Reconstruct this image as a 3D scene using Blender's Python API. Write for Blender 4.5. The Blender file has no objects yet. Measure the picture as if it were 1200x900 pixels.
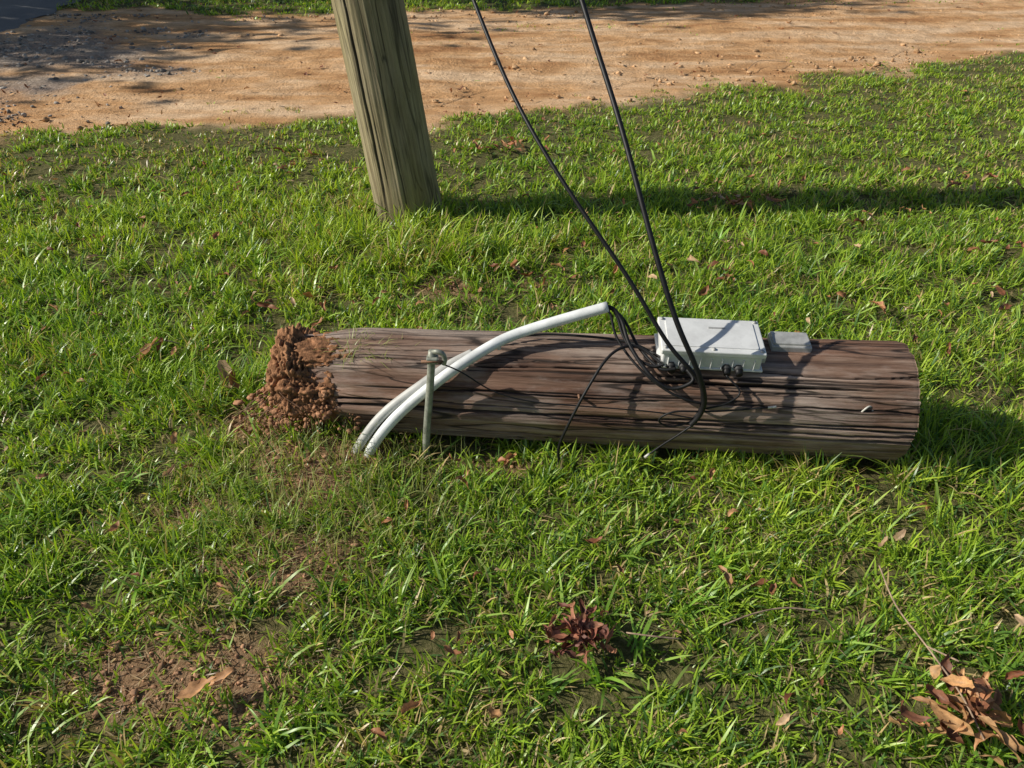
import bpy, math, numpy as np
from mathutils import Vector, Matrix
rng=np.random.default_rng(7)
S=bpy.context.scene
S.view_settings.view_transform='Standard'
S.view_settings.look='None'
S.view_settings.exposure=0

# ---------------------------------------------------------------- helpers
def vnoise(x,y,seed=0):
    x=np.asarray(x,float);y=np.asarray(y,float)
    xi=np.floor(x).astype(np.int64);yi=np.floor(y).astype(np.int64)
    fx=x-xi;fy=y-yi
    fx=fx*fx*(3-2*fx);fy=fy*fy*(3-2*fy)
    def h(a,b):
        n=(a*374761393+b*668265263+seed*982451653)&0x7fffffff
        n=((n^(n>>13))*1274126177)&0x7fffffff
        n=(n^(n>>16))&0xffff
        return n/65535.0
    return (h(xi,yi)*(1-fx)+h(xi+1,yi)*fx)*(1-fy)+(h(xi,yi+1)*(1-fx)+h(xi+1,yi+1)*fx)*fy
def fbm(x,y,seed=0,o=4):
    s=0;a=.5;t=0
    x=np.asarray(x,float);y=np.asarray(y,float)
    for i in range(o):
        s=s+a*vnoise(x*2**i,y*2**i,seed+i*17);t+=a;a*=.5
    return s/t
def sstep(a,b,x):
    t=np.clip((x-a)/(b-a),0,1);return t*t*(3-2*t)
def ell(x,y,cx,cy,rx,ry,ang=0.):
    c,s=math.cos(ang),math.sin(ang)
    u=((x-cx)*c+(y-cy)*s)/rx;v=(-(x-cx)*s+(y-cy)*c)/ry
    return np.sqrt(u*u+v*v)
def mesh_np(name,V,faces,mat=None,smooth=False,col=None,parent=None,attrs=None):
    V=np.ascontiguousarray(V,dtype=np.float32)
    me=bpy.data.meshes.new(name)
    me.vertices.add(len(V));me.vertices.foreach_set('co',V.ravel())
    loops=np.concatenate([f.ravel() for f in faces]).astype(np.int32)
    tot=np.concatenate([np.full(len(f),f.shape[1]) for f in faces])
    st=np.concatenate([[0],np.cumsum(tot)[:-1]]).astype(np.int32)
    me.loops.add(len(loops));me.loops.foreach_set('vertex_index',loops)
    me.polygons.add(len(tot));me.polygons.foreach_set('loop_start',st)
    if smooth: me.polygons.foreach_set('use_smooth',np.ones(len(tot),dtype=bool))
    me.update(calc_edges=True)
    if col is not None:
        a=me.color_attributes.new('Col','FLOAT_COLOR','POINT')
        c=np.ones((len(V),4),np.float32);c[:,:3]=col
        a.data.foreach_set('color',c.ravel())
    if attrs:
        for k,v in attrs.items():
            a=me.attributes.new(k,'FLOAT','POINT');a.data.foreach_set('value',np.asarray(v,np.float32))
    ob=bpy.data.objects.new(name,me)
    S.collection.objects.link(ob)
    if mat: me.materials.append(mat)
    if parent: ob.parent=parent
    return ob
def empty(name,loc=(0,0,0)):
    e=bpy.data.objects.new(name,None);S.collection.objects.link(e);e.empty_display_size=.1;e.location=loc
    return e
def catmull(P,n=10):
    P=[np.array(p,float) for p in P]
    P=[2*P[0]-P[1]]+P+[2*P[-1]-P[-2]]
    out=[]
    for i in range(1,len(P)-2):
        for k in range(n):
            t=k/n
            out.append(.5*((2*P[i])+(-P[i-1]+P[i+1])*t+(2*P[i-1]-5*P[i]+4*P[i+1]-P[i+2])*t*t+(-P[i-1]+3*P[i]-3*P[i+1]+P[i+2])*t**3))
    out.append(P[-2]);return np.array(out)
def tube(name,P,r,mat,parent=None,n=10,sides=12,cap=True,smooth_it=0):
    C=catmull(P,n)
    for _ in range(smooth_it):
        C[1:-1]=(C[:-2]+2*C[1:-1]+C[2:])/4
    T=np.gradient(C,axis=0);T/=np.linalg.norm(T,axis=1)[:,None]
    N=np.zeros_like(C);ref=np.array([0.,0,1]) if abs(T[0][2])<.9 else np.array([1.,0,0])
    v=np.cross(T[0],ref);v/=np.linalg.norm(v);N[0]=v
    for i in range(1,len(C)):
        v=N[i-1]-T[i]*np.dot(N[i-1],T[i]);N[i]=v/np.linalg.norm(v)
    B=np.cross(T,N)
    a=np.linspace(0,2*math.pi,sides,endpoint=False)
    r=np.broadcast_to(np.asarray(r,float),(len(C),))
    V=C[:,None,:]+r[:,None,None]*(np.cos(a)[None,:,None]*N[:,None,:]+np.sin(a)[None,:,None]*B[:,None,:])
    V=V.reshape(-1,3);m=len(C)
    i,j=np.meshgrid(np.arange(m-1),np.arange(sides),indexing='ij');i=i.ravel();j=j.ravel();j2=(j+1)%sides
    F=[np.stack([i*sides+j,i*sides+j2,(i+1)*sides+j2,(i+1)*sides+j],1)]
    if cap:
        F.append(np.arange(sides)[::-1][None,:]);F.append((np.arange(sides)+(m-1)*sides)[None,:])
    return mesh_np(name,V,F,mat,True,parent=parent)
import bmesh
def box(name,c,s,mat,parent=None,bev=.003,rot=None,seg=2):
    bm=bmesh.new();bmesh.ops.create_cube(bm,size=1)
    bmesh.ops.scale(bm,vec=s,verts=bm.verts)
    if bev: bmesh.ops.bevel(bm,geom=bm.edges[:],offset=bev,segments=seg,affect='EDGES',profile=.5)
    me=bpy.data.meshes.new(name);bm.to_mesh(me);bm.free()
    ob=bpy.data.objects.new(name,me);S.collection.objects.link(ob);me.materials.append(mat)
    ob.location=c
    if rot: ob.rotation_euler=rot
    if parent: ob.parent=parent
    return ob

# ---------------------------------------------------------------- materials
def newmat(name):
    m=bpy.data.materials.new(name);m.use_nodes=True
    nt=m.node_tree;nt.nodes.clear()
    out=nt.nodes.new('ShaderNodeOutputMaterial')
    b=nt.nodes.new('ShaderNodeBsdfPrincipled')
    nt.links.new(b.outputs[0],out.inputs[0])
    return m,nt,b,out
def ramp(nt,fac,stops):
    r=nt.nodes.new('ShaderNodeValToRGB')
    e=r.color_ramp.elements
    while len(e)<len(stops): e.new(.5)
    for i,(p,c) in enumerate(stops):
        e[i].position=p;e[i].color=(*c,1)
    nt.links.new(fac,r.inputs[0]);return r.outputs[0]
def noise(nt,vec,scale,detail=6,rough=.6):
    n=nt.nodes.new('ShaderNodeTexNoise');n.inputs['Scale'].default_value=scale;n.inputs['Detail'].default_value=detail;n.inputs['Roughness'].default_value=rough
    if vec is not None: nt.links.new(vec,n.inputs['Vector'])
    return n.outputs[0]
def mapping(nt,scale,out='Object',loc=(0,0,0)):
    tc=nt.nodes.new('ShaderNodeTexCoord');mp=nt.nodes.new('ShaderNodeMapping');mp.inputs['Scale'].default_value=scale;mp.inputs['Location'].default_value=loc
    nt.links.new(tc.outputs[out],mp.inputs['Vector']);return mp.outputs[0]
def mix(nt,fac,a,b,mode='MIX'):
    m=nt.nodes.new('ShaderNodeMix');m.data_type='RGBA';m.blend_type=mode
    for s,v in ((0,fac),(6,a),(7,b)):
        if isinstance(v,bpy.types.NodeSocket): nt.links.new(v,m.inputs[s])
        else: m.inputs[s].default_value=v if s==0 else (*v,1)
    return m.outputs[2]
def math_(nt,op,a,b):
    m=nt.nodes.new('ShaderNodeMath');m.operation=op
    for s,v in ((0,a),(1,b)):
        if isinstance(v,bpy.types.NodeSocket): nt.links.new(v,m.inputs[s])
        else: m.inputs[s].default_value=v
    return m.outputs[0]
def bump(nt,b,h,strength,dist):
    n=nt.nodes.new('ShaderNodeBump');n.inputs['Strength'].default_value=strength;n.inputs['Distance'].default_value=dist
    nt.links.new(h,n.inputs['Height']);nt.links.new(n.outputs[0],b.inputs['Normal'])
def attr(nt,name,sock='Fac'):
    a=nt.nodes.new('ShaderNodeAttribute');a.attribute_name=name;return a.outputs[sock]
BK=(0,0,0);WH=(1,1,1)
def wood(name,along,cols,patch,bs,fine_amt,split_amt,broad=14,grey=0):
    m,nt,b,o=newmat(name)
    def mp(l,w,loc=(0,0,0)): return mapping(nt,(l,w,w) if along=='x' else (w,w,l),'Object',loc)
    n1=noise(nt,mp(.9,broad),1.5,9,.66)
    c=ramp(nt,n1,cols)
    n3=noise(nt,mp(1.3,3.5),1.0,6,.62)
    c=mix(nt,ramp(nt,n3,[(.40,BK),(.60,WH)]),c,mix(nt,1.0,c,patch,'MULTIPLY'))
    if grey:
        n5=noise(nt,mp(2.0,7,(4,4,4)),1.0,7,.68)
        gf=ramp(nt,n5,[(.48,BK),(.64,(grey,)*3)])
        c=mix(nt,gf,c,(.54,.48,.43))
    n2=noise(nt,mp(3.0,55,(3,1,2)),1.2,7,.72)
    c=mix(nt,fine_amt,c,ramp(nt,n2,[(.35,(.3,.27,.25)),(.50,(.9,.88,.86)),(.68,(1.2,1.18,1.16))]),'MULTIPLY')
    hs=None
    for (l,w,lo,wd) in ((.50,6.5,(1,2,3),.007),(1.0,11,(7,1,5),.006)):
        nn=noise(nt,mp(l,w,lo),1.0,3,.45)
        s=ramp(nt,nn,[(.5-wd*1.6,WH),(.5-wd*.5,BK),(.5+wd*.5,BK),(.5+wd*1.6,WH)])
        hs=s if hs is None else mix(nt,1.0,hs,s,'MULTIPLY')
    n6=noise(nt,mp(2.2,5,(9,3,1)),1.0,3,.5)
    sf=math_(nt,'MULTIPLY',ramp(nt,n6,[(.40,BK),(.54,WH)]),split_amt)
    c=mix(nt,sf,c,mix(nt,1.0,c,mix(nt,.92,WH,hs),'MULTIPLY'))
    ck=attr(nt,'crack');c=mix(nt,ck,c,(.02,.014,.011))
    nt.links.new(c,b.inputs['Base Color']);b.inputs['Roughness'].default_value=.68;b.inputs['Specular IOR Level'].default_value=.35
    h=math_(nt,'ADD',n1,math_(nt,'ADD',math_(nt,'MULTIPLY',n2,.7),math_(nt,'MULTIPLY',hs,.5*split_amt)))
    bump(nt,b,h,bs,.007)
    return m
M_log=wood('weathered_wood','x',[(.34,(.105,.066,.048)),(.45,(.25,.172,.128)),(.56,(.39,.295,.232)),(.70,(.62,.53,.46))],(.58,.44,.37),.9,.7,.9,15,.40)
M_pole=wood('treated_pine','z',[(.27,(.14,.105,.058)),(.45,(.28,.235,.135)),(.62,(.39,.335,.20)),(.8,(.48,.43,.28))],(.76,.76,.64),.5,.6,.6,20,.12)

def simple(name,col,rough,metal=0,var=.15,scale=30,bstr=.1,spec=.5):
    m,nt,b,o=newmat(name)
    v=mapping(nt,(1,1,1));n=noise(nt,v,scale,6,.65)
    c2=tuple(x*(1-var*2) for x in col);c1=tuple(min(1,x*(1+var)) for x in col)
    c=ramp(nt,n,[(.3,c2),(.62,c1)])
    nt.links.new(c,b.inputs['Base Color']);b.inputs['Roughness'].default_value=rough;b.inputs['Metallic'].default_value=metal
    b.inputs['Specular IOR Level'].default_value=spec
    bump(nt,b,n,bstr,.002);return m
M_pvc=simple('weathered_pvc',(.74,.76,.75),.42,0,.13,14,.1)
M_pvc2=simple('grey_pvc',(.50,.50,.47),.5,0,.15,12,.1)
M_black=simple('black_rubber',(.010,.010,.011),.5,0,.2,40,.1,.3)
M_alu=simple('cast_aluminium',(.74,.745,.725),.42,.1,.08,14,.08)
M_alud=simple('aluminium_dark',(.42,.42,.40),.5,.2,.15,30,.1)
M_steel=simple('galvanised_steel',(.33,.34,.28),.5,.3,.25,35,.2)
M_white=simple('white_plastic',(.6,.58,.52),.5)
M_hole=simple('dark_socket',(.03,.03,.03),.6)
M_rust=simple('rusty_steel',(.22,.12,.07),.7,.2,.3,60,.3)

def colmat(name,transl=.0,rough=.6,spec=.3,nscale=60,nv=.2,bstr=0,tint=(1.35,1.35,.5)):
    m,nt,b,o=newmat(name)
    c=attr(nt,'Col','Color')
    n=noise(nt,mapping(nt,(1,1,1)),nscale,5,.65)
    c=mix(nt,nv,c,ramp(nt,n,[(.3,(.35,.35,.35)),(.65,(1.35,1.35,1.35))]),'MULTIPLY')
    nt.links.new(c,b.inputs['Base Color']);b.inputs['Roughness'].default_value=rough;b.inputs['Specular IOR Level'].default_value=spec
    if bstr: bump(nt,b,n,bstr,.01)
    if transl>0:
        t=nt.nodes.new('ShaderNodeBsdfTranslucent')
        c2=mix(nt,1.0,c,tint,'MULTIPLY');nt.links.new(c2,t.inputs[0])
        ms=nt.nodes.new('ShaderNodeMixShader');ms.inputs[0].default_value=transl
        nt.links.new(b.outputs[0],ms.inputs[1]);nt.links.new(t.outputs[0],ms.inputs[2]);nt.links.new(ms.outputs[0],o.inputs[0])
    return m
M_grass=colmat('grass_blade',.34,.36,.45,40,.15)
M_leaf=colmat('dry_leaf',.15,.55,.35,70,.6,tint=(1.2,1,.7))
M_stone=colmat('stone',0,.9,.15,90,.5)
M_clay=colmat('wet_clay',0,.95,.1,55,.9,1.0)
M_fol=colmat('tree_foliage',.3,.5,.3,5,.2)

# ---------------------------------------------------------------- terrain definition
def near_edge(x):
    return np.interp(x,[-14,-3.4,-.5,1.4,4.8,14],[4.9,5.15,5.6,6.4,7.7,10.5])+.35*(fbm(x*1.6,x*0+3,5)-.5)*2
def far_edge(x):
    return np.interp(x,[-14,0,3,14],[9.75,9.75,10.5,15.])+.3*(fbm(x*1.3,x*0+9,8)-.5)*2
def clay(x,y):
    w=.75*(fbm(x*7,y*7,31,5)-.5)*2
    def sp(cx,cy,rx,ry,a=0.): return 1-sstep(.35,1.25,ell(x,y,cx,cy,rx,ry,a)+w)
    return np.clip(np.maximum.reduce([sp(-.80,1.09,.36,.18,-.15)*.75,sp(-.60,1.76,.30,.19,.1),sp(-.30,3.02,.26,.12)*.8,sp(-.72,2.05,.22,.18),
        sp(-.92,1.62,.20,.11)*.85,sp(-.64,1.42,.24,.17)*.75,sp(-.05,1.83,.2,.06)*.6,sp(.12,3.05,.16,.07)*.6]),0,1)
def roadfac(x,y):
    n=(fbm(x*3.1,y*3.1,101,5)-.5)*2
    a=sstep(-.28,.22,y-near_edge(x)+.42*n)
    b=1-sstep(-.25,.25,y-far_edge(x)+.45*n)
    return a*b
def G(x,y):
    x=np.asarray(x,float);y=np.asarray(y,float)
    near=np.exp(-((x/14)**2+((y-4)/14)**2))
    h=.045*(fbm(x*.7+5,y*.7,1)-.5)*near+.024*(fbm(x*4,y*4,2)-.5)*near
    c=clay(x,y)
    h=h+c*(.022*fbm(x*30,y*30,40,4)-.010)
    h=h+.05*np.exp(-((x+.62)**2/.05+(y-1.88)**2/.03))
    h=h+.022*np.exp(-((x+.62)**2/.05+(y-1.42)**2/.05))
    return h
def axis(parts,far):
    core=[parts[0][0]]
    for (a,b_,st) in parts: core+=list(np.arange(a+st,b_+st*.5,st))
    o=[];d=parts[-1][2];p=core[-1]
    while p<far: d*=1.25;p+=d;o.append(p)
    q=[];d=parts[0][2];p=core[0]
    while p>-far: d*=1.25;p-=d;q.append(p)
    return np.array(q[::-1]+core+o)
xs=axis([(-6,-2.2,.06),(-2.2,2.0,.018),(2.0,8,.06)],900);ys=axis([(.5,3.3,.018),(3.3,11.5,.05)],900)
X,Y=np.meshgrid(xs,ys,indexing='ij');Z=G(X,Y)
V=np.stack([X,Y,Z],-1).reshape(-1,3)
def gridfaces(nx,ny):
    i,j=np.meshgrid(np.arange(nx-1),np.arange(ny-1),indexing='ij');i=i.ravel();j=j.ravel()
    return np.stack([i*ny+j,(i+1)*ny+j,(i+1)*ny+j+1,i*ny+j+1],1)
def sandcolor(nt):
    v=mapping(nt,(1,1,1));n2=noise(nt,v,45,7,.7);n3=noise(nt,mapping(nt,(.5,1.8,1)),1.3,7,.65);n4=noise(nt,v,5,6,.7)
    c=ramp(nt,n3,[(.32,(.46,.23,.10)),(.46,(.71,.43,.215)),(.62,(.90,.66,.43))])
    c=mix(nt,.6,c,ramp(nt,n4,[(.35,(.55,.47,.40)),(.6,(1.08,1.05,1.02))]),'MULTIPLY')
    c=mix(nt,.6,c,ramp(nt,n2,[(.3,(.5,.45,.42)),(.6,(1.05,1.03,1.0))]),'MULTIPLY')
    return c,n2,n3,n4
m,nt,b,o=newmat('lawn_soil')
v=mapping(nt,(1,1,1))
n1=noise(nt,v,6,8,.65);n2=noise(nt,v,70,6,.7)
thatch=ramp(nt,n2,[(.3,(.05,.042,.02)),(.5,(.15,.115,.06)),(.72,(.34,.26,.15))])
green=ramp(nt,n1,[(.3,(.06,.11,.02)),(.7,(.12,.18,.03))])
base=mix(nt,.3,thatch,green)
clayc=ramp(nt,n2,[(.28,(.17,.085,.05)),(.5,(.38,.22,.13)),(.75,(.56,.37,.24))])
c=mix(nt,attr(nt,'clay'),base,clayc)
sc,_,_,_=sandcolor(nt)
c=mix(nt,attr(nt,'sand'),c,sc)
nt.links.new(c,b.inputs['Base Color']);b.inputs['Roughness'].default_value=.95;b.inputs['Specular IOR Level'].default_value=.1
bump(nt,b,n2,.8,.02)
sand=np.clip(roadfac(X,Y)*1.4,0,1)
mesh_np('ground',V,[gridfaces(len(xs),len(ys))],m,True,attrs={'clay':clay(X,Y).ravel(),'sand':sand.ravel()})

m,nt,b,o=newmat('sandy_dirt')
c,n2,n3,n4=sandcolor(nt)
g=ramp(nt,n2,[(.3,(.12,.11,.10)),(.5,(.27,.25,.23)),(.7,(.48,.44,.40))])
c=mix(nt,attr(nt,'gravel'),c,g)
nt.links.new(c,b.inputs['Base Color']);b.inputs['Roughness'].default_value=.95;b.inputs['Specular IOR Level'].default_value=.1
bump(nt,b,math_(nt,'ADD',math_(nt,'MULTIPLY',n2,.35),math_(nt,'ADD',n3,math_(nt,'MULTIPLY',n4,.7))),.9,.06)
def gravelmask(x,y):
    w=.8*(fbm(x*2.2,y*2.2,77,5)-.5)*2
    return np.clip(1-sstep(.5,1.3,ell(x,y,-5.0,7.2,1.8,1.7,.0)+w),0,1)
rx=np.linspace(-5.6,14,420);tt=np.linspace(0,1,120)
RX,RT=np.meshgrid(rx,tt,indexing='ij')
ne=near_edge(RX)+.42;fe=far_edge(RX)-.40
RY=ne+(fe-ne)*RT
bulge=np.sin(np.pi*RT)
RH=G(RX,RY)+.004+.05*(fbm(RX*.8,RY*3.2,51)-.3)*bulge+.022*fbm(RX*7,RY*9,52)*bulge
RH=np.where((RT<=0)|(RT>=1),G(RX,RY)-.01,RH)
V=np.stack([RX,RY,RH],-1).reshape(-1,3)
mesh_np('dirt_road',V,[gridfaces(len(rx),len(tt))],m,True,attrs={'gravel':gravelmask(RX,RY).ravel()*.75})

m,nt,b,o=newmat('asphalt')
v=mapping(nt,(1,1,1));n1=noise(nt,v,1.5,5,.6);n2=noise(nt,v,120,3,.7)
c=mix(nt,.5,ramp(nt,n1,[(.3,(.15,.15,.15)),(.7,(.21,.207,.207))]),ramp(nt,n2,[(.35,(.3,.3,.3)),(.65,(1.5,1.5,1.5))]),'MULTIPLY')
nt.links.new(c,b.inputs['Base Color']);b.inputs['Roughness'].default_value=.85;bump(nt,b,n2,.6,.01)
ay=np.linspace(-40,60,600);at=np.linspace(0,1,20)
AY,AT=np.meshgrid(ay,at,indexing='ij')
edge=-5.0-.117*(AY-7.5)+.12*(fbm(AY*2.5,AY*0+1,91)-.5)*2
AX=edge+( -11.5-edge)*AT
V=np.stack([AX,AY,G(AX,AY)+.055-.045*(1-sstep(0,.03,AT))],-1).reshape(-1,3)
mesh_np('asphalt_road',V,[gridfaces(len(ay),len(at))[:,::-1]],m,True)

# ---------------------------------------------------------------- lumps (stones, clods)
bm=bmesh.new();bmesh.ops.create_icosphere(bm,subdivisions=2,radius=1)
IV=np.array([v.co[:] for v in bm.verts]);IF=np.array([[v.index for v in f.verts] for f in bm.faces]);bm.free()
def lumps(name,x,y,size,cols,mat,zoff=.2,flat=.7,smooth=False,z=None,parent=None):
    n=len(x);k=len(IV)
    sc=size[:,None]*rng.uniform(.65,1.25,(n,3));sc[:,2]*=flat
    J=1+.22*rng.standard_normal((n,k,1)).clip(-1.5,1.5)
    a=rng.uniform(0,6.28,n)
    P=IV[None]*J*sc[:,None,:]
    c,s=np.cos(a)[:,None],np.sin(a)[:,None]
    PX=P[:,:,0]*c-P[:,:,1]*s;PY=P[:,:,0]*s+P[:,:,1]*c
    z0=(G(x,y) if z is None else z)+size*zoff
    V=np.stack([PX+x[:,None],PY+y[:,None],P[:,:,2]+z0[:,None]],-1).reshape(-1,3)
    F=(IF[None]+(np.arange(n)*k)[:,None,None]).reshape(-1,3)
    C=np.repeat(cols,k,axis=0)
    return mesh_np(name,V,[F],mat,smooth,C,parent=parent)
x=rng.uniform(-6.2,-2.4,34000);y=rng.uniform(4.8,9.6,34000)
k=(rng.random(len(x))<gravelmask(x,y)*.7+.012)&(y>near_edge(x)-.1);x=x[k];y=y[k]
k=(x>-5.1-.117*(y-7.5));x=x[k];y=y[k]
sz=rng.lognormal(-4.75,.42,len(x)).clip(.004,.024)
g=rng.uniform(.14,.5,len(x))[:,None]*np.array([[1,.90,.78]])
lumps('gravel',x,y,sz,g,M_stone,.8)
x=rng.uniform(-4.5,8,9000);y=rng.uniform(5,11,9000);k=(roadfac(x,y)>.5)&(fbm(x*1.5,y*3,60)>.48);x=x[k];y=y[k]
sz=rng.lognormal(-4.9,.5,len(x)).clip(.003,.028)
c1=rng.uniform(.55,1.15,len(x))[:,None]*np.array([[.62,.39,.21]])
x2=rng.uniform(-1.4,.3,42000);y2=rng.uniform(.7,3.2,42000);k=rng.random(len(x2))<clay(x2,y2)**1.5*.9;x2=x2[k];y2=y2[k]
sz2=rng.lognormal(-6.0,.55,len(x2)).clip(.001,.010)
c2=rng.uniform(.5,1.25,len(x2))[:,None]*np.array([[.46,.26,.15]])
lumps('soil_clods',np.r_[x,x2],np.r_[y,y2],np.r_[sz,sz2],np.r_[c1,c2],M_stone,.5)

# ---------------------------------------------------------------- grass
LA=np.array([-.80,2.125,.145]);LB=np.array([1.188,1.934,.182])
def logdist(x,y):
    s=np.clip((x-LA[0])/(LB[0]-LA[0]),0,1)
    yc=LA[1]+(LB[1]-LA[1])*s
    dx=np.maximum(np.maximum(LA[0]-x,x-LB[0]),0)
    return np.sqrt((y-yc)**2+dx**2), (y-yc), dx
PB=np.array([-.54,3.86])
def blades(root,L,w,az,lean,bend,tw,col,tipcol):
    n=len(L);s=np.array([0,.33,.68,1.]);wf=[.65,1,.72,0]
    r=np.zeros(n);z=np.zeros(n);rows=[];cols=[]
    for i in range(4):
        if i:
            sm=(s[i]+s[i-1])/2;ang=lean+bend*sm;ds=(s[i]-s[i-1])*L
            r=r+ds*np.sin(ang);z=z+ds*np.cos(ang)
        z2=np.maximum(z,.004)
        c=np.stack([root[:,0]+np.cos(az)*r,root[:,1]+np.sin(az)*r,root[:,2]+z2],1)
        ta=az+tw*s[i]
        sd=np.stack([-np.sin(ta),np.cos(ta),np.zeros(n)+.25*np.sin(tw*3)],1)*(w*wf[i]/2)[:,None]
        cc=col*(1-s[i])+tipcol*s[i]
        if i<3: rows+= [c-sd,c+sd];cols+=[cc,cc]
        else: rows.append(c);cols.append(cc)
    V=np.stack(rows,1).reshape(-1,3);C=np.stack(cols,1).reshape(-1,3)
    o=(np.arange(n)*7)[:,None]
    Q=np.concatenate([o+np.array([[0,1,3,2]]),o+np.array([[2,3,5,4]])]);T=o+np.array([[4,5,6]])
    return V,Q,T,C
AV=[];AQ=[];AT_=[];AC=[];off=0
def addb(*a):
    global off
    V,Q,T,C=blades(*a);AV.append(V);AQ.append(Q+off);AT_.append(T+off);AC.append(C);off+=len(V)
def lawn(x0,x1,y0,y1,dens,per,wscale,hscale,fr=.72):
    n=int((x1-x0)*(y1-y0)*dens/per)
    x=rng.uniform(x0,x1,n);y=rng.uniform(y0,y1,n)
    k=np.abs(x)<.85+fr*(y+.2);x=x[k];y=y[k]
    cl=clay(x,y)
    tuft=fbm(x*9,y*9,33,3)
    d=(.40+.78*fbm(x*2.5,y*2.5,11))*(.38+1.10*sstep(.34,.6,tuft))
    d=d*(1-.84*cl)
    rf=roadfac(x,y);gapn=fbm(x*3,y*3,15);fe=far_edge(x);ne=near_edge(x)
    d=d*(1-sstep(.1,.85,rf))
    strip=(1-sstep(.4,1.25,ell(x,y,.75,8.6,1.7,.6,.1)+1.2*(gapn-.5)))*.4
    strip2=(1-sstep(.4,1.25,ell(x,y,4.6,10.6,2.2,.6,.1)+1.2*(gapn-.5)))*.4
    d=np.maximum(d,np.maximum(strip,strip2))
    d=np.where((rf>.8)&(gapn>.64),np.maximum(d,.05),d)
    worn=sstep(4.3,5.3,y-(ne-5.6))*sstep(.40,.58,fbm(x*1.7,y*2.6,19))*(y<fe)
    d=d*(1-.5*worn)
    ld,ly,dx=logdist(x,y)
    d=np.where((ld<.12)&(dx<=0),0,d)
    d=np.where(np.hypot(x-PB[0],y-PB[1])<.15,0,d)
    d=np.where(x<-5.05-.117*(y-7.5),0,d)
    k=rng.random(len(x))<d;x=x[k];y=y[k];ld=ld[k];worn=worn[k];cl=cl[k];tuft=tuft[k];rf=rf[k]
    hn=fbm(x*1.6,y*1.6,23)
    H=.047+.06*(hn-.38)+.055*(tuft-.4)
    H=H+.035*np.exp(-((ld-.2)/.08)**2)
    H=H+.085*np.exp(-((x+.45)**2/.35+(y-3.35)**2/.06))
    H=H+.07*np.exp(-(((x-PB[0])**2+(y-PB[1]+.05)**2)/.04))
    H=H*(1-.35*sstep(3.9,5.2,y))*(1-.3*worn)*(1-.3*cl)*(1-.4*rf)
    H=np.maximum(H*hscale,.018)
    x=np.repeat(x,per);y=np.repeat(y,per);H=np.repeat(H,per);worn=np.repeat(worn,per);tuft=np.repeat(tuft,per)
    n=len(x);x=x+rng.normal(0,.012*wscale,n);y=y+rng.normal(0,.012*wscale,n)
    L=H*rng.uniform(.5,1.6,n)
    w=wscale*rng.uniform(.0030,.0068,n)
    az=rng.uniform(0,6.283,n)
    lean=np.abs(rng.normal(.28,.38,n));bend=rng.gamma(2.2,.5,n).clip(0,2.4)
    tw=rng.normal(0,.8,n)
    u=rng.random(n)[:,None];pt=np.clip(fbm(x*1.1,y*1.1,29)*1.8-.4,0,1)[:,None]
    A=np.array([[.15,.34,.026]]);B=np.array([[.45,.63,.07]]);Cc=np.array([[.07,.19,.025]])
    mixv=np.clip(.6*u+.5*pt,0,1)
    col=A*(1-mixv)+B*mixv
    dk=(rng.random(n)<.22)[:,None];col=np.where(dk,Cc+.05*u,col)
    dfield=sstep(.45,.68,fbm(x*3.3,y*3.3,57))
    dryp=.05+.34*worn+.13*dfield
    dry=(rng.random(n)<dryp)[:,None];col=np.where(dry,np.array([[.58,.47,.25]])*(.6+.6*u),col)
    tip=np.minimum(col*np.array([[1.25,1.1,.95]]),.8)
    root=np.stack([x,y,G(x,y)-.003],1)
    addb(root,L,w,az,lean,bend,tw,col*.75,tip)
    m_=max(1,int(n*.014));ii=rng.integers(0,n,m_)
    addb(root[ii]+[0,0,.01],H[ii]*rng.uniform(1.5,2.4,m_),wscale*rng.uniform(.005,.0085,m_),rng.uniform(0,6.28,m_),rng.uniform(.4,1.1,m_),rng.uniform(.5,1.3,m_),rng.normal(0,.6,m_),np.tile([[.26,.43,.07]],(m_,1))*rng.uniform(.7,1.4,(m_,1)),np.tile([[.42,.56,.14]],(m_,1))*rng.uniform(.7,1.3,(m_,1)))
    m_=int(n*.12);ii=rng.integers(0,n,m_)
    addb(root[ii]+[0,0,.006],H[ii]*rng.uniform(.6,1.6,m_),wscale*rng.uniform(.002,.004,m_),rng.uniform(0,6.28,m_),rng.uniform(1.1,1.5,m_),rng.uniform(-.2,.3,m_),rng.normal(0,.5,m_),np.tile([[.48,.37,.20]],(m_,1))*rng.uniform(.4,1.2,(m_,1)),np.tile([[.55,.44,.26]],(m_,1))*rng.uniform(.5,1.2,(m_,1)))
lawn(-2.6,2.6,.45,2.6,14000,8,1.0,1.0)
lawn(-3.8,3.8,2.6,4.0,10000,8,1.2,1.0)
lawn(-6,6.5,4.0,8.2,5000,8,1.6,1.0)
lawn(-7,11,8.2,15.5,1300,7,3.0,1.15)
# dead flattened straw over the bare patches
n=16000
x=rng.uniform(-1.4,.35,n);y=rng.uniform(.8,3.2,n);k=(rng.random(n)<clay(x,y)*.75)&(logdist(x,y)[0]>.2);x=x[k];y=y[k];n=len(x)
addb(np.stack([x,y,G(x,y)+.003],1),rng.uniform(.02,.07,n),rng.uniform(.0015,.0035,n),rng.uniform(0,6.28,n),rng.uniform(1.15,1.5,n),rng.uniform(-.2,.2,n),rng.normal(0,.5,n),np.tile([[.44,.31,.18]],(n,1))*rng.uniform(.4,1.2,(n,1)),np.tile([[.52,.39,.23]],(n,1))*rng.uniform(.4,1.2,(n,1)))
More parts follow.
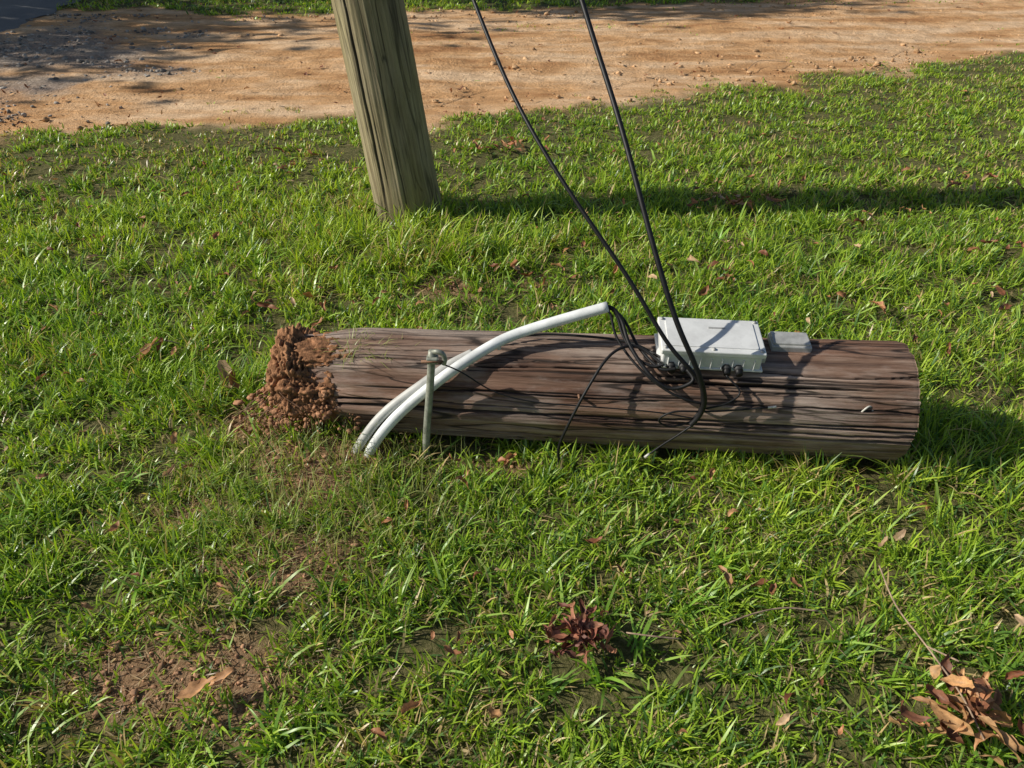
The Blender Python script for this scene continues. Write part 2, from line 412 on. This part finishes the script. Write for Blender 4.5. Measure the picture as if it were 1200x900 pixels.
# coarse broad-bladed tufts
nt_=230
tx=rng.uniform(-2.4,2.6,nt_);ty=rng.uniform(.8,4.2,nt_)
k=(rng.random(nt_)<(.35+.65*(tx>0)*(ty<1.9)))&(clay(tx,ty)<.3)&(logdist(tx,ty)[0]>.24);tx=tx[k];ty=ty[k]
x=np.repeat(tx,13);y=np.repeat(ty,13);n=len(x);bri=np.repeat(rng.uniform(.7,1.2,len(tx)),13)[:,None]
x=x+rng.normal(0,.012,n);y=y+rng.normal(0,.012,n)
addb(np.stack([x,y,G(x,y)],1),rng.uniform(.06,.135,n),rng.uniform(.0055,.0095,n),rng.uniform(0,6.28,n),rng.uniform(.25,1.0,n),rng.uniform(.3,1.4,n),rng.normal(0,.5,n),np.tile([[.14,.32,.03]],(n,1))*bri,np.tile([[.36,.55,.10]],(n,1))*bri)
n=1700
x=rng.normal(-.55,.28,n);y=rng.normal(1.66,.17,n);ld,ly,dx=logdist(x,y);k=ld>.14;x=x[k];y=y[k];n=len(x)
addb(np.stack([x,y,G(x,y)],1),rng.uniform(.05,.14,n),rng.uniform(.0014,.003,n),rng.uniform(0,6.28,n),np.abs(rng.normal(.1,.35,n)),rng.gamma(2,.4,n),rng.normal(0,.4,n),np.tile([[.26,.34,.08]],(n,1))*rng.uniform(.6,1.4,(n,1)),np.tile([[.45,.47,.18]],(n,1))*rng.uniform(.6,1.3,(n,1)))
V=np.concatenate(AV);Q=np.concatenate(AQ);T=np.concatenate(AT_);C=np.concatenate(AC)
print('GRASS verts',len(V))
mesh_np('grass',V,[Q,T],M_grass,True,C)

# ---------------------------------------------------------------- wooden poles
def woodcyl(name,length,r0,r1,mat,parent,ncr,seed,nx=320,na=300,ragged=0,deep=.007,wmax=.026,roll=.003,lmax=.75,cut=0):
    R=np.random.default_rng(seed)
    u=np.linspace(0,1,nx);a=np.linspace(0,2*math.pi,na,endpoint=False)
    U,A=np.meshgrid(u,a,indexing='ij')
    xx=U*length
    r=r0+(r1-r0)*U
    r=r*(1+.022*(fbm(np.cos(A)*2+5,np.sin(A)*2+xx*1.2,seed)-.5)*2)
    r=r+.005*(fbm(np.cos(A)*9+20,np.sin(A)*9+20+xx*.8,seed+3,3)-.5)*2
    ck=np.zeros_like(r)
    for i in range(ncr):
        a0=R.uniform(0,2*math.pi);c0=R.uniform(0,length);hl=R.uniform(.06,lmax)*min(1,length/2)
        wd=R.uniform(.009,wmax)*(1.7 if R.random()<.18 else 1);dp=R.uniform(.4,1)*deep
        path=a0+.07*(fbm(xx*3,xx*0+i*7.3,seed+i,4)-.5)*2+.03*(xx-c0)
        da=np.abs((A-path+math.pi)%(2*math.pi)-math.pi)
        env=np.clip(1-((xx-c0)/hl)**2,0,1)**.5
        g=np.clip(1-(da/(wd*(.2+.8*env)))**2,0,1)*(env>0)
        r=r-dp*g*env;ck=np.maximum(ck,np.clip(g*1.2,0,1)*np.clip(env*1.3,0,1)*.94)
    e=np.minimum(xx,length-xx);r=r-roll*(1-sstep(0,.008,e))
    if cut:
        xx=xx+cut*(fbm(np.cos(A)*9+70,np.sin(A)*9+70,seed+29,4)-.5)*2*sstep(.95,1,U)
    if ragged:
        xx=xx+ragged*(fbm(np.cos(A)*3,np.sin(A)*3+2,seed+9)-.3)*(1-sstep(0,.35,U))
        xx=xx+.06*(fbm(np.cos(A)*14+50,np.sin(A)*14+50,seed+19)-.5)*(1-sstep(0,.12,U))
        r=r*(1-.20*(1-sstep(0,.13,U))*(.3+fbm(np.cos(A)*4,np.sin(A)*4+xx*6,seed+11)))
    V=np.stack([xx,np.cos(A)*r,np.sin(A)*r],-1).reshape(-1,3)
    i,j=np.meshgrid(np.arange(nx-1),np.arange(na),indexing='ij');i=i.ravel();j=j.ravel();j2=(j+1)%na
    F=[np.stack([i*na+j,(i+1)*na+j,(i+1)*na+j2,i*na+j2],1)]
    VV=[V];base=len(V);ckl=[ck.ravel()]
    for end in (0,1):
        ringv=V[(0 if end==0 else (nx-1)*na):][:na]
        cen=ringv.mean(0)
        prev=np.arange(na)+(0 if end==0 else (nx-1)*na)
        for q in (.8,.55,.3,.1):
            rv=cen+(ringv-cen)*q;rv[:,0]+=(R.normal(0,.0012,na))
            VV.append(rv);cur=np.arange(na)+base;base+=na
            ckl.append(np.where(R.random(na)<.08,.5,.05))
            j=np.arange(na);j2=(j+1)%na
            f=np.stack([prev[j],prev[j2],cur[j2],cur[j]],1)
            F.append(f if end==1 else f[:,::-1]);prev=cur
        VV.append(cen[None]);ckl.append(np.zeros(1));j=np.arange(na);j2=(j+1)%na
        f=np.stack([prev[j],prev[j2],np.full(na,base)],1);F.append(f if end==1 else f[:,::-1]);base+=1
    return mesh_np(name,np.concatenate(VV),F,mat,True,parent=parent,attrs={'crack':np.concatenate(ckl)})
def frame(o,A,B):
    A=Vector(A);B=Vector(B);d=(B-A).normalized()
    up=Vector((0,0,1));y=up.cross(d).normalized();z=d.cross(y)
    o.matrix_world=Matrix(((d.x,y.x,z.x,A.x),(d.y,y.y,z.y,A.y),(d.z,y.z,z.z,A.z),(0,0,0,1)))
logE=empty('fallen_wooden_pole')
A2=LA+(LB-LA)*.035
L=float(np.linalg.norm(LB-A2))
lg=woodcyl('pole_trunk',L,.167,.181,M_log,logE,110,5,nx=400,na=440,ragged=.12,deep=.016,wmax=.025,lmax=.75,roll=.0015,cut=.006)
frame(lg,A2,LB)
def clump(name,c,s,mat,seed,parent,amp=.28,col=(.33,.14,.065),fine=.14):
    bm=bmesh.new();bmesh.ops.create_icosphere(bm,subdivisions=6,radius=1)
    P=np.array([v.co[:] for v in bm.verts]);F=np.array([[v.index for v in f.verts] for f in bm.faces]);bm.free()
    def n3(f,sd,o=3):
        return (fbm(P[:,0]*f+50,P[:,1]*f+50,sd,o)+fbm(P[:,1]*f+90,P[:,2]*f+90,sd+1,o)+fbm(P[:,2]*f+20,P[:,0]*f+20,sd+2,o))/3
    a=n3(1.8,seed,2);b=n3(5,seed+3,3);c_=n3(16,seed+6,3)
    P=P*(1+amp*(a-.5)*3+.20*(b-.5)*3+fine*(c_-.5)*3)[:,None]*np.array(s)+np.array(c)
    t=np.clip((c_-.35)*3,0,1)[:,None]
    C=np.array([col])*(.45+.8*t)
    return mesh_np(name,P,[F],mat,True,C,parent=parent)
clump('clay_crust',(-.695,2.11,.155),(.085,.155,.150),M_clay,3,logE,.22,(.37,.19,.098),.20)
clump('clay_crust_front',(-.63,2.03,.135),(.12,.10,.115),M_clay,13,logE,.28,(.33,.165,.085),.20)
clump('clay_cap',(-.56,2.09,.240),(.155,.10,.066),M_clay,23,logE,.33,(.36,.18,.092),.20)
n=1500
x=-.635+.17*rng.normal(0,.6,n);y=2.05+.10*rng.normal(0,.7,n)
lumps('clay_crumbs',x,y-.02,rng.lognormal(-5.4,.55,n).clip(.002,.013),rng.uniform(.5,1.25,n)[:,None]*np.array([[.40,.21,.115]]),M_stone,0,.8,False,z=.285-.6*np.abs(x+.58)-.8*np.abs(y-2.07),parent=logE)
n=260
V,Q,T,C=blades(np.stack([rng.normal(-.46,.05,n),rng.normal(2.05,.03,n),np.full(n,.285)],1),rng.uniform(.03,.10,n),rng.uniform(.0015,.003,n),rng.uniform(0,6.28,n),rng.uniform(.2,1.4,n),rng.uniform(.2,1.8,n),rng.normal(0,.5,n),np.tile([[.28,.38,.09]],(n,1))*rng.uniform(.5,1.3,(n,1)),np.tile([[.45,.48,.18]],(n,1)))
mesh_np('grass_tuft',V,[Q,T],M_grass,True,C,parent=logE)
for i in range(14):
    px=-.70+rng.normal(0,.05);py=1.98+rng.normal(0,.03);pz=rng.uniform(.05,.22)
    tube('root_%d'%i,[(px,py,pz),(px-.03+rng.normal(0,.03),py-.05,pz-.01),(px-.05+rng.normal(0,.05),py-.07+rng.normal(0,.02),max(.02,pz-.06))],.0013,M_rust,logE,n=4,sides=5)
tube('eye_ring',[(1.03+.016*math.cos(t),1.790+.004*math.sin(t*2),.245+.022*math.sin(t)) for t in np.linspace(0,6.0,14)],.0028,M_white,logE,n=2,sides=8)
tube('eye_shank',[(1.035,1.79,.245),(1.03,1.86,.225)],.004,M_steel,logE,n=2,sides=8)
tube('nail',[(.2,1.855,.25),(.2,1.90,.24)],.004,M_rust,logE,n=2,sides=8)

poleE=empty('utility_pole')
pl=woodcyl('pole_shaft',8.0,.170,.11,M_pole,poleE,130,12,nx=520,na=280,deep=.008,wmax=.028)
me=pl.data;co=np.empty(len(me.vertices)*3,np.float32);me.vertices.foreach_get('co',co);co=co.reshape(-1,3)
zz=co[:,0].copy();fl=1+.10*np.exp(-zz/.18)
co=np.stack([co[:,1]*fl,co[:,2]*fl,zz],1)
me.vertices.foreach_set('co',co.ravel());me.update()
pl.location=(PB[0]+.03,PB[1],-.2);pl.rotation_euler=(0,math.radians(-6.6),0)

# ---------------------------------------------------------------- conduit
cE=empty('pvc_conduit')
tube('conduit_long',[(-.475,1.835,-.03),(-.43,1.855,.07),(-.345,1.885,.17),(-.206,1.915,.285),(-.09,1.965,.345),(0,2.0,.378),(.13,2.012,.420),(.286,2.018,.468)],.0165,M_pvc,cE,n=10,sides=24,smooth_it=6)
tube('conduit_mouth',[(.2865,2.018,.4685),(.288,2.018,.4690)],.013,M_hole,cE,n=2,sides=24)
tube('conduit_short',[(-.520,1.845,-.03),(-.475,1.86,.065),(-.392,1.895,.165),(-.27,1.93,.250),(-.19,1.965,.295),(-.12,1.995,.318)],.015,M_pvc2,cE,n=10,sides=24,smooth_it=6)
for p in [(-.395,1.862,.118),(-.04,1.985,.345)]:
    box('conduit_clip',p,(.012,.012,.012),M_white,cE,.003)
box('conduit_strap',(-.30,1.93,.215),(.02,.05,.012),M_steel,cE,.003,(0,-.7,.3))

sE=empty('metal_stake')
tube('stake_rod',[(-.278,1.865,-.05),(-.262,1.868,.12),(-.245,1.873,.26),(-.230,1.880,.400)],.0115,M_steel,sE,n=6,sides=16)
tube('stake_hook',[(-.228,1.878,.398),(-.215,1.870,.404),(-.200,1.868,.398),(-.194,1.868,.380),(-.198,1.868,.362)],.0075,M_steel,sE,n=6,sides=12)
box('stake_clamp',(-.230,1.872,.376),(.034,.028,.020),M_steel,sE,.004)
tube('clamp_bolt',[(-.20,1.860,.376),(-.262,1.860,.376)],.0045,M_rust,sE,n=2,sides=6)

# ---------------------------------------------------------------- equipment box
bE=empty('utility_junction_box',(.585,1.950,.378))
bE.rotation_euler=(math.radians(7),math.radians(1.0),math.radians(-3.5))
W,D,H=.300,.160,.074
box('housing',(0,0,-.008),(W-.012,D-.012,H-.018),M_alu,bE,.006,seg=3)
box('lid',(0,0,H/2-.010),(W,D,.018),M_alu,bE,.004,seg=3)
box('flange',(0,0,-H/2+.006),(W+.004,D-.004,.008),M_alu,bE,.003)
box('lid_panel',(0,.0,H/2+.0005),(W-.04,D-.04,.003),M_alu,bE,.0012)
for i in range(9):
    box('rib_%d'%i,(-.125+i*.031,-D/2+.004,-.010),(.003,.006,.034),M_alu,bE,.001)
for i,(sx,sy) in enumerate([(-1,-1),(1,-1),(-1,1),(1,1),(0,-1)]):
    tube('screw_%d'%i,[(sx*(W/2-.012),sy*(D/2-.012),H/2-.002),(sx*(W/2-.012),sy*(D/2-.012),H/2+.003)],.0055,M_alud,bE,n=2,sides=8)
for i,xc in enumerate([-.115,-.08,.045,.08]):
    tube('port_%d'%i,[(xc,-D/2+.012,-H/2+.014),(xc,-D/2-.020,-H/2+.010)],.0105,M_black,bE,n=2,sides=12)
    tube('port_nut_%d'%i,[(xc,-D/2+.010,-H/2+.014),(xc,-D/2-.006,-H/2+.0125)],.0135,M_hole,bE,n=2,sides=6)
box('side_latch',(W/2+.004,-.045,-.002),(.010,.020,.030),M_alud,bE,.002)
box('lid_ridge',(.02,.03,H/2+.003),(.05,.006,.002),M_alud,bE,.0008)
b2=empty('mounting_bracket',(.838,1.985,.362));b2.rotation_euler=(math.radians(3),0,math.radians(-5))
box('bracket_body',(0,0,0),(.118,.075,.022),M_alud,b2,.004)
box('bracket_cover',(0,.002,.013),(.110,.064,.010),M_alud,b2,.003)
box('bracket_tab',(-.03,-.02,-.025),(.05,.03,.04),M_alud,b2,.003)

# ---------------------------------------------------------------- cables
def cable(name,P,r,n=16):
    e=empty(name);tube('cable_sheath',P,r,M_black,e,n=n,sides=10,smooth_it=60);return e
cable('black_cable',[(-.90,3.70,3.4),(-.62,3.35,2.45),(-.33,2.93,1.68),(-.117,2.594,1.208),(.02,2.262,.975),(.19,2.047,.765),(.332,1.925,.60),(.431,1.846,.453),(.50,1.815,.385),(.545,1.808,.325),(.553,1.805,.25),(.535,1.80,.215)],.0062)
cable('black_cable',[(-.90,3.72,3.9),(-.45,3.35,2.75),(.0,2.85,1.78),(.196,2.429,1.233),(.295,2.172,.98),(.367,1.954,.75),(.44,1.827,.547),(.49,1.79,.45),(.528,1.780,.37),(.553,1.785,.29),(.545,1.788,.235),(.525,1.79,.20)],.0078)
box('pole_hook',(-.93,3.78,3.4),(.1,.12,.04),M_steel,poleE,.005)
w=empty('loose_wires')
def wire(P,r=.0042): tube('wire',P,r,M_black,w,n=12,sides=8,smooth_it=10)
wire([(.24,2.018,.453),(.29,2.018,.469),(.325,1.99,.440),(.345,1.93,.39),(.40,1.85,.335),(.46,1.825,.305),(.52,1.82,.335),(.505,1.85,.355)],.006)
wire([(.24,2.018,.453),(.295,2.015,.464),(.34,2.0,.425),(.375,1.94,.375),(.43,1.87,.345),(.475,1.86,.352)],.005)
wire([(.24,2.02,.453),(.29,2.01,.458),(.31,1.96,.395),(.38,1.87,.335),(.47,1.815,.29),(.55,1.80,.27)],.004)
wire([(.24,2.02,.453),(.29,2.02,.465),(.315,2.0,.44),(.33,1.96,.40),(.37,1.90,.36),(.41,1.875,.35),(.44,1.87,.36)],.0045)
wire([(.44,1.87,.355),(.37,1.93,.385),(.29,1.90,.378),(.22,1.835,.30),(.165,1.80,.19),(.14,1.80,.10),(.15,1.80,.02)],.0045)
wire([(-.06,2.02,.35),(.08,2.05,.352),(.22,2.03,.358),(.36,1.99,.36),(.45,1.90,.355)],.004)
wire([(-.225,1.865,.375),(-.15,1.87,.335),(-.06,1.865,.27),(.06,1.85,.24),(.25,1.83,.235),(.42,1.82,.225),(.54,1.80,.215)],.0022)
wire([(.54,1.80,.21),(.47,1.80,.185),(.43,1.80,.21),(.47,1.795,.245),(.56,1.795,.245),(.66,1.81,.24),(.76,1.795,.262)],.003)
wire([(.53,1.79,.2),(.49,1.79,.16),(.45,1.785,.13),(.40,1.775,.09)],.003)
wire([(.62,1.85,.335),(.66,1.815,.30),(.62,1.80,.27),(.56,1.79,.26)],.003)
for P in [[(.742,1.797,.258),(.765,1.795,.263)],[(.412,1.778,.10),(.398,1.775,.088)]]:
    tube('wire_end',P,.0038,M_white,w,n=2,sides=8)

# ---------------------------------------------------------------- leaves
def leafmesh(specs):
    nu,nv=9,5;VV=[];FF=[];CC=[];o=0
    u=np.linspace(0,1,nu);v=np.linspace(-1,1,nv);U,Vv=np.meshgrid(u,v,indexing='ij')
    F0=gridfaces(nu,nv)
    for (x,y,z,yaw,pit,rol,ln,wd,curl,fold,col) in specs:
        wprof=np.sin(np.pi*U**.85)**.8*(1-.25*U)*(1+.18*np.sin(U*23+x*90))
        a=curl*(U-.5)
        px=np.sin(a)/curl*ln;pz=(1-np.cos(a))/curl*ln
        py=Vv*wprof*wd/2*np.cos(fold*.6)+.12*ln*np.sin(U*3+y*60);pz=pz+np.abs(Vv)**1.3*wprof*wd/2*math.sin(fold)+.05*ln*np.sin(U*11+x*50)*Vv
        P=np.stack([px,py,pz],-1).reshape(-1,3)
        R=np.array((Matrix.Rotation(yaw,3,'Z')@Matrix.Rotation(pit,3,'Y')@Matrix.Rotation(rol,3,'X')))
        P=P@R.T+np.array([x,y,z])
        VV.append(P);FF.append(F0+o);o+=len(P)
        C=np.tile(np.array(col)[None],(len(P),1))*(1-.35*(np.abs(Vv.ravel())<.1))[:,None];CC.append(C)
    return np.concatenate(VV),[np.concatenate(FF)],np.concatenate(CC)
pal=[(.38,.17,.08),(.52,.28,.13),(.26,.10,.05),(.46,.21,.10),(.56,.38,.22)]
sp=[]
def addleaf(x,y,ln,wr=.42,z=.05,pal_=pal,up=.4):
    sp.append((x,y,float(G(x,y))+z,rng.uniform(0,6.28),rng.normal(0,up),rng.normal(0,up),ln,ln*wr,rng.uniform(.6,2.4)*rng.choice([-1,1]),rng.uniform(.1,1.1),np.array(pal_[rng.integers(len(pal_))])*rng.uniform(.7,1.2)))
for (x,y,l) in [(-.215,.965,.075),(-.045,.95,.07),(-.139,1.11,.05),(-.10,1.13,.05),(-1.33,2.39,.12),(-1.30,2.42,.08),(-1.0,2.22,.13),(-.96,2.20,.09),(1.49,2.76,.09),(1.38,2.85,.06),(-.01,1.80,.08),(-.03,1.79,.06),(.55,1.35,.07),(-.70,1.02,.09),(-.66,1.05,.07),(-1.5,2.2,.05),(-1.25,3.0,.07),(-1.4,3.4,.08),(.82,3.2,.08),(1.15,3.25,.07),(1.6,3.3,.07),(2.15,3.3,.07),(.72,1.32,.04),(1.0,1.45,.05),(1.3,2.0,.05),(.1,2.9,.06),(.6,3.0,.06),(1.72,3.6,.08),(1.8,3.7,.07),(-.75,2.6,.07),(-1.9,3.2,.06)]:
    addleaf(x,y,l,z=.065)
for cx,cy,nn,sp_ in [(1.2,3.9,24,.12),(2.45,3.35,16,.12),(-.1,4.8,24,.15),(1.2,4.1,8,.2),(.1,3.02,14,.12),(2.6,4.2,12,.2),(-1.6,4.5,10,.3),(.9,3.1,7,.25),(2.2,2.9,8,.3),(-1.0,2.9,6,.25)]:
    for i in range(nn): addleaf(cx+rng.normal(0,sp_),cy+rng.normal(0,sp_*.4),rng.uniform(.04,.09),z=.06)
for i in range(680):
    y=rng.uniform(.9,6.2);x=rng.uniform(-1,1)*(.9+.72*y)
    if clay(x,y)<.2 and logdist(x,y)[0]>.22: addleaf(x,y,rng.uniform(.02,.06),z=rng.uniform(.04,.068))
for i in range(170):
    x=rng.uniform(-4.5,6);y=rng.uniform(5.6,10.5);addleaf(x,y,rng.uniform(.03,.08),z=.03,up=.2)
V,F,C=leafmesh(sp);mesh_np('fallen_leaves',V,F,M_leaf,True,C)
sp=[]
red=[(.36,.15,.09),(.27,.10,.065),(.46,.22,.13),(.16,.065,.045)]
for i in range(70):
    a=rng.uniform(0,6.28);r=rng.uniform(0,.085)
    x=.165+r*math.cos(a)*1.0;y=1.155+r*math.sin(a)*.95
    sp.append((x,y,.055+rng.uniform(0,.05),a+rng.normal(0,.9),rng.normal(-.3,.5),rng.normal(0,.8),rng.uniform(.03,.075),rng.uniform(.012,.028),rng.uniform(.8,3.2)*rng.choice([-1,1]),rng.uniform(.3,1.3),np.array(red[rng.integers(4)])*rng.uniform(.7,1.3)))
V,F,C=leafmesh(sp);mesh_np('dead_leaf_cluster',V,F,M_leaf,True,C)
sp=[]
tan=[(.52,.27,.12),(.60,.35,.16),(.42,.18,.08),(.26,.11,.06)]
for i in range(48):
    a=rng.uniform(0,6.28);r=rng.uniform(.01,.19)
    x=.985+r*math.cos(a)*.95;y=.965+r*math.sin(a)*.65
    sp.append((x,y,.060+rng.uniform(0,.045),a+rng.normal(0,.9),rng.normal(-.2,.4),rng.normal(0,.7),rng.uniform(.04,.11),rng.uniform(.018,.040),rng.uniform(.8,3.0)*rng.choice([-1,1]),rng.uniform(.2,1.2),np.array(tan[rng.integers(4)])*rng.uniform(.7,1.25)))
V,F,C=leafmesh(sp);mesh_np('dead_leaf_cluster',V,F,M_leaf,True,C)
tE=empty('twigs')
M_tw=simple('twig_bark',(.34,.24,.16),.8,0,.3,60,.3)
for P in [[(.93,1.34,.10),(.925,1.22,.095),(.945,1.10,.10),(.965,.98,.10),(.97,.88,.09)],[(.945,1.10,.10),(.99,1.05,.115)],
          [(.50,1.17,.085),(.58,1.20,.09),(.66,1.22,.085),(.74,1.215,.08)],[(.27,1.16,.07),(.34,1.145,.075),(.40,1.15,.06)],
          [(-1.38,2.35,.07),(-1.30,2.43,.09),(-1.24,2.45,.07)],[(2.0,6.9,.03),(2.15,7.1,.05),(2.4,7.15,.03)],[(-2.0,8.0,.03),(-1.6,8.1,.05),(-1.3,7.95,.03)]]:
    tube('twig',P,.0022,M_tw,tE,n=6,sides=6)

# ---------------------------------------------------------------- shade trees (outside the picture, to the left)
M_bark=simple('bark',(.13,.10,.075),.9,0,.3,14,.6)
def tree(loc,h,cr,seed,nl=9000):
    R=np.random.default_rng(seed);e=empty('oak_tree',loc)
    tube('trunk',[(0,0,-.3),(.05,0,h*.25),(-.05,.1,h*.5),(.1,0,h*.8)],np.linspace(.26,.07,31),M_bark,e,n=10,sides=16)
    cc=[]
    for i in range(11):
        a=i*2.4;z0=h*R.uniform(.35,.7);rr=cr*R.uniform(.45,.95);ez=h*R.uniform(.5,.95)
        p=(rr*math.cos(a),rr*math.sin(a),ez)
        tube('limb',[(0,0,z0),(p[0]*.45,p[1]*.45,(z0+ez)/2+.1),p],np.linspace(.09,.02,13),M_bark,e,n=6,sides=8)
        cc.append(p)
        for k in range(3): cc.append((p[0]+R.normal(0,.6),p[1]+R.normal(0,.6),p[2]+R.normal(0,.5)))
    cc=np.array(cc);ci=R.integers(0,len(cc),nl)
    P=cc[ci]+R.normal(0,.42,(nl,3))*np.array([1,1,.75])
    d=R.normal(0,1,(nl,3));d/=np.linalg.norm(d,axis=1)[:,None];q=np.cross(d,R.normal(0,1,(nl,3)));q/=np.linalg.norm(q,axis=1)[:,None]
    s=R.uniform(.08,.15,nl)[:,None]
    V=np.stack([P-d*s,P+q*s*.5,P+d*s,P-q*s*.5],1).reshape(-1,3)
    F=np.arange(nl*4).reshape(-1,4)
    C=np.repeat(np.array([[.06,.12,.025]])*R.uniform(.6,1.5,(nl,1)),4,axis=0)
    mesh_np('foliage',V,[F],M_fol,False,C,parent=e)
tree((-12.2,8.4,0),6.5,1.4,3,4000)
tree((-10.2,12.2,0),7.5,2.2,4,15000)
tree((-6.8,12.2,0),7.0,2.2,9,15000)

# ---------------------------------------------------------------- light, sky, camera
EL=33.0
sd=bpy.data.lights.new('sun','SUN');sd.energy=5.0;sd.angle=math.radians(.5);sd.color=(1,.945,.84)
so=bpy.data.objects.new('sun',sd);S.collection.objects.link(so)
d=Vector((math.cos(math.radians(EL)),.045,-math.sin(math.radians(EL))))
so.rotation_euler=d.to_track_quat('-Z','Y').to_euler();so.location=(-10,4,8)
wd=bpy.data.worlds.new('World');S.world=wd;wd.use_nodes=True
nt=wd.node_tree;bg=nt.nodes['Background'];sk=nt.nodes.new('ShaderNodeTexSky');sk.sky_type='NISHITA';sk.sun_disc=False
sk.sun_elevation=math.radians(EL);sk.sun_rotation=math.radians(267)
nt.links.new(sk.outputs[0],bg.inputs[0]);bg.inputs[1].default_value=.075
cd=bpy.data.cameras.new('camera');cam=bpy.data.objects.new('camera',cd);S.collection.objects.link(cam)
cd.lens=27.18;cd.sensor_width=36;cd.clip_end=3000;cd.clip_start=.05
cam.location=(0,0,1.6);cam.rotation_euler=(math.radians(55),0,0)
S.camera=cam
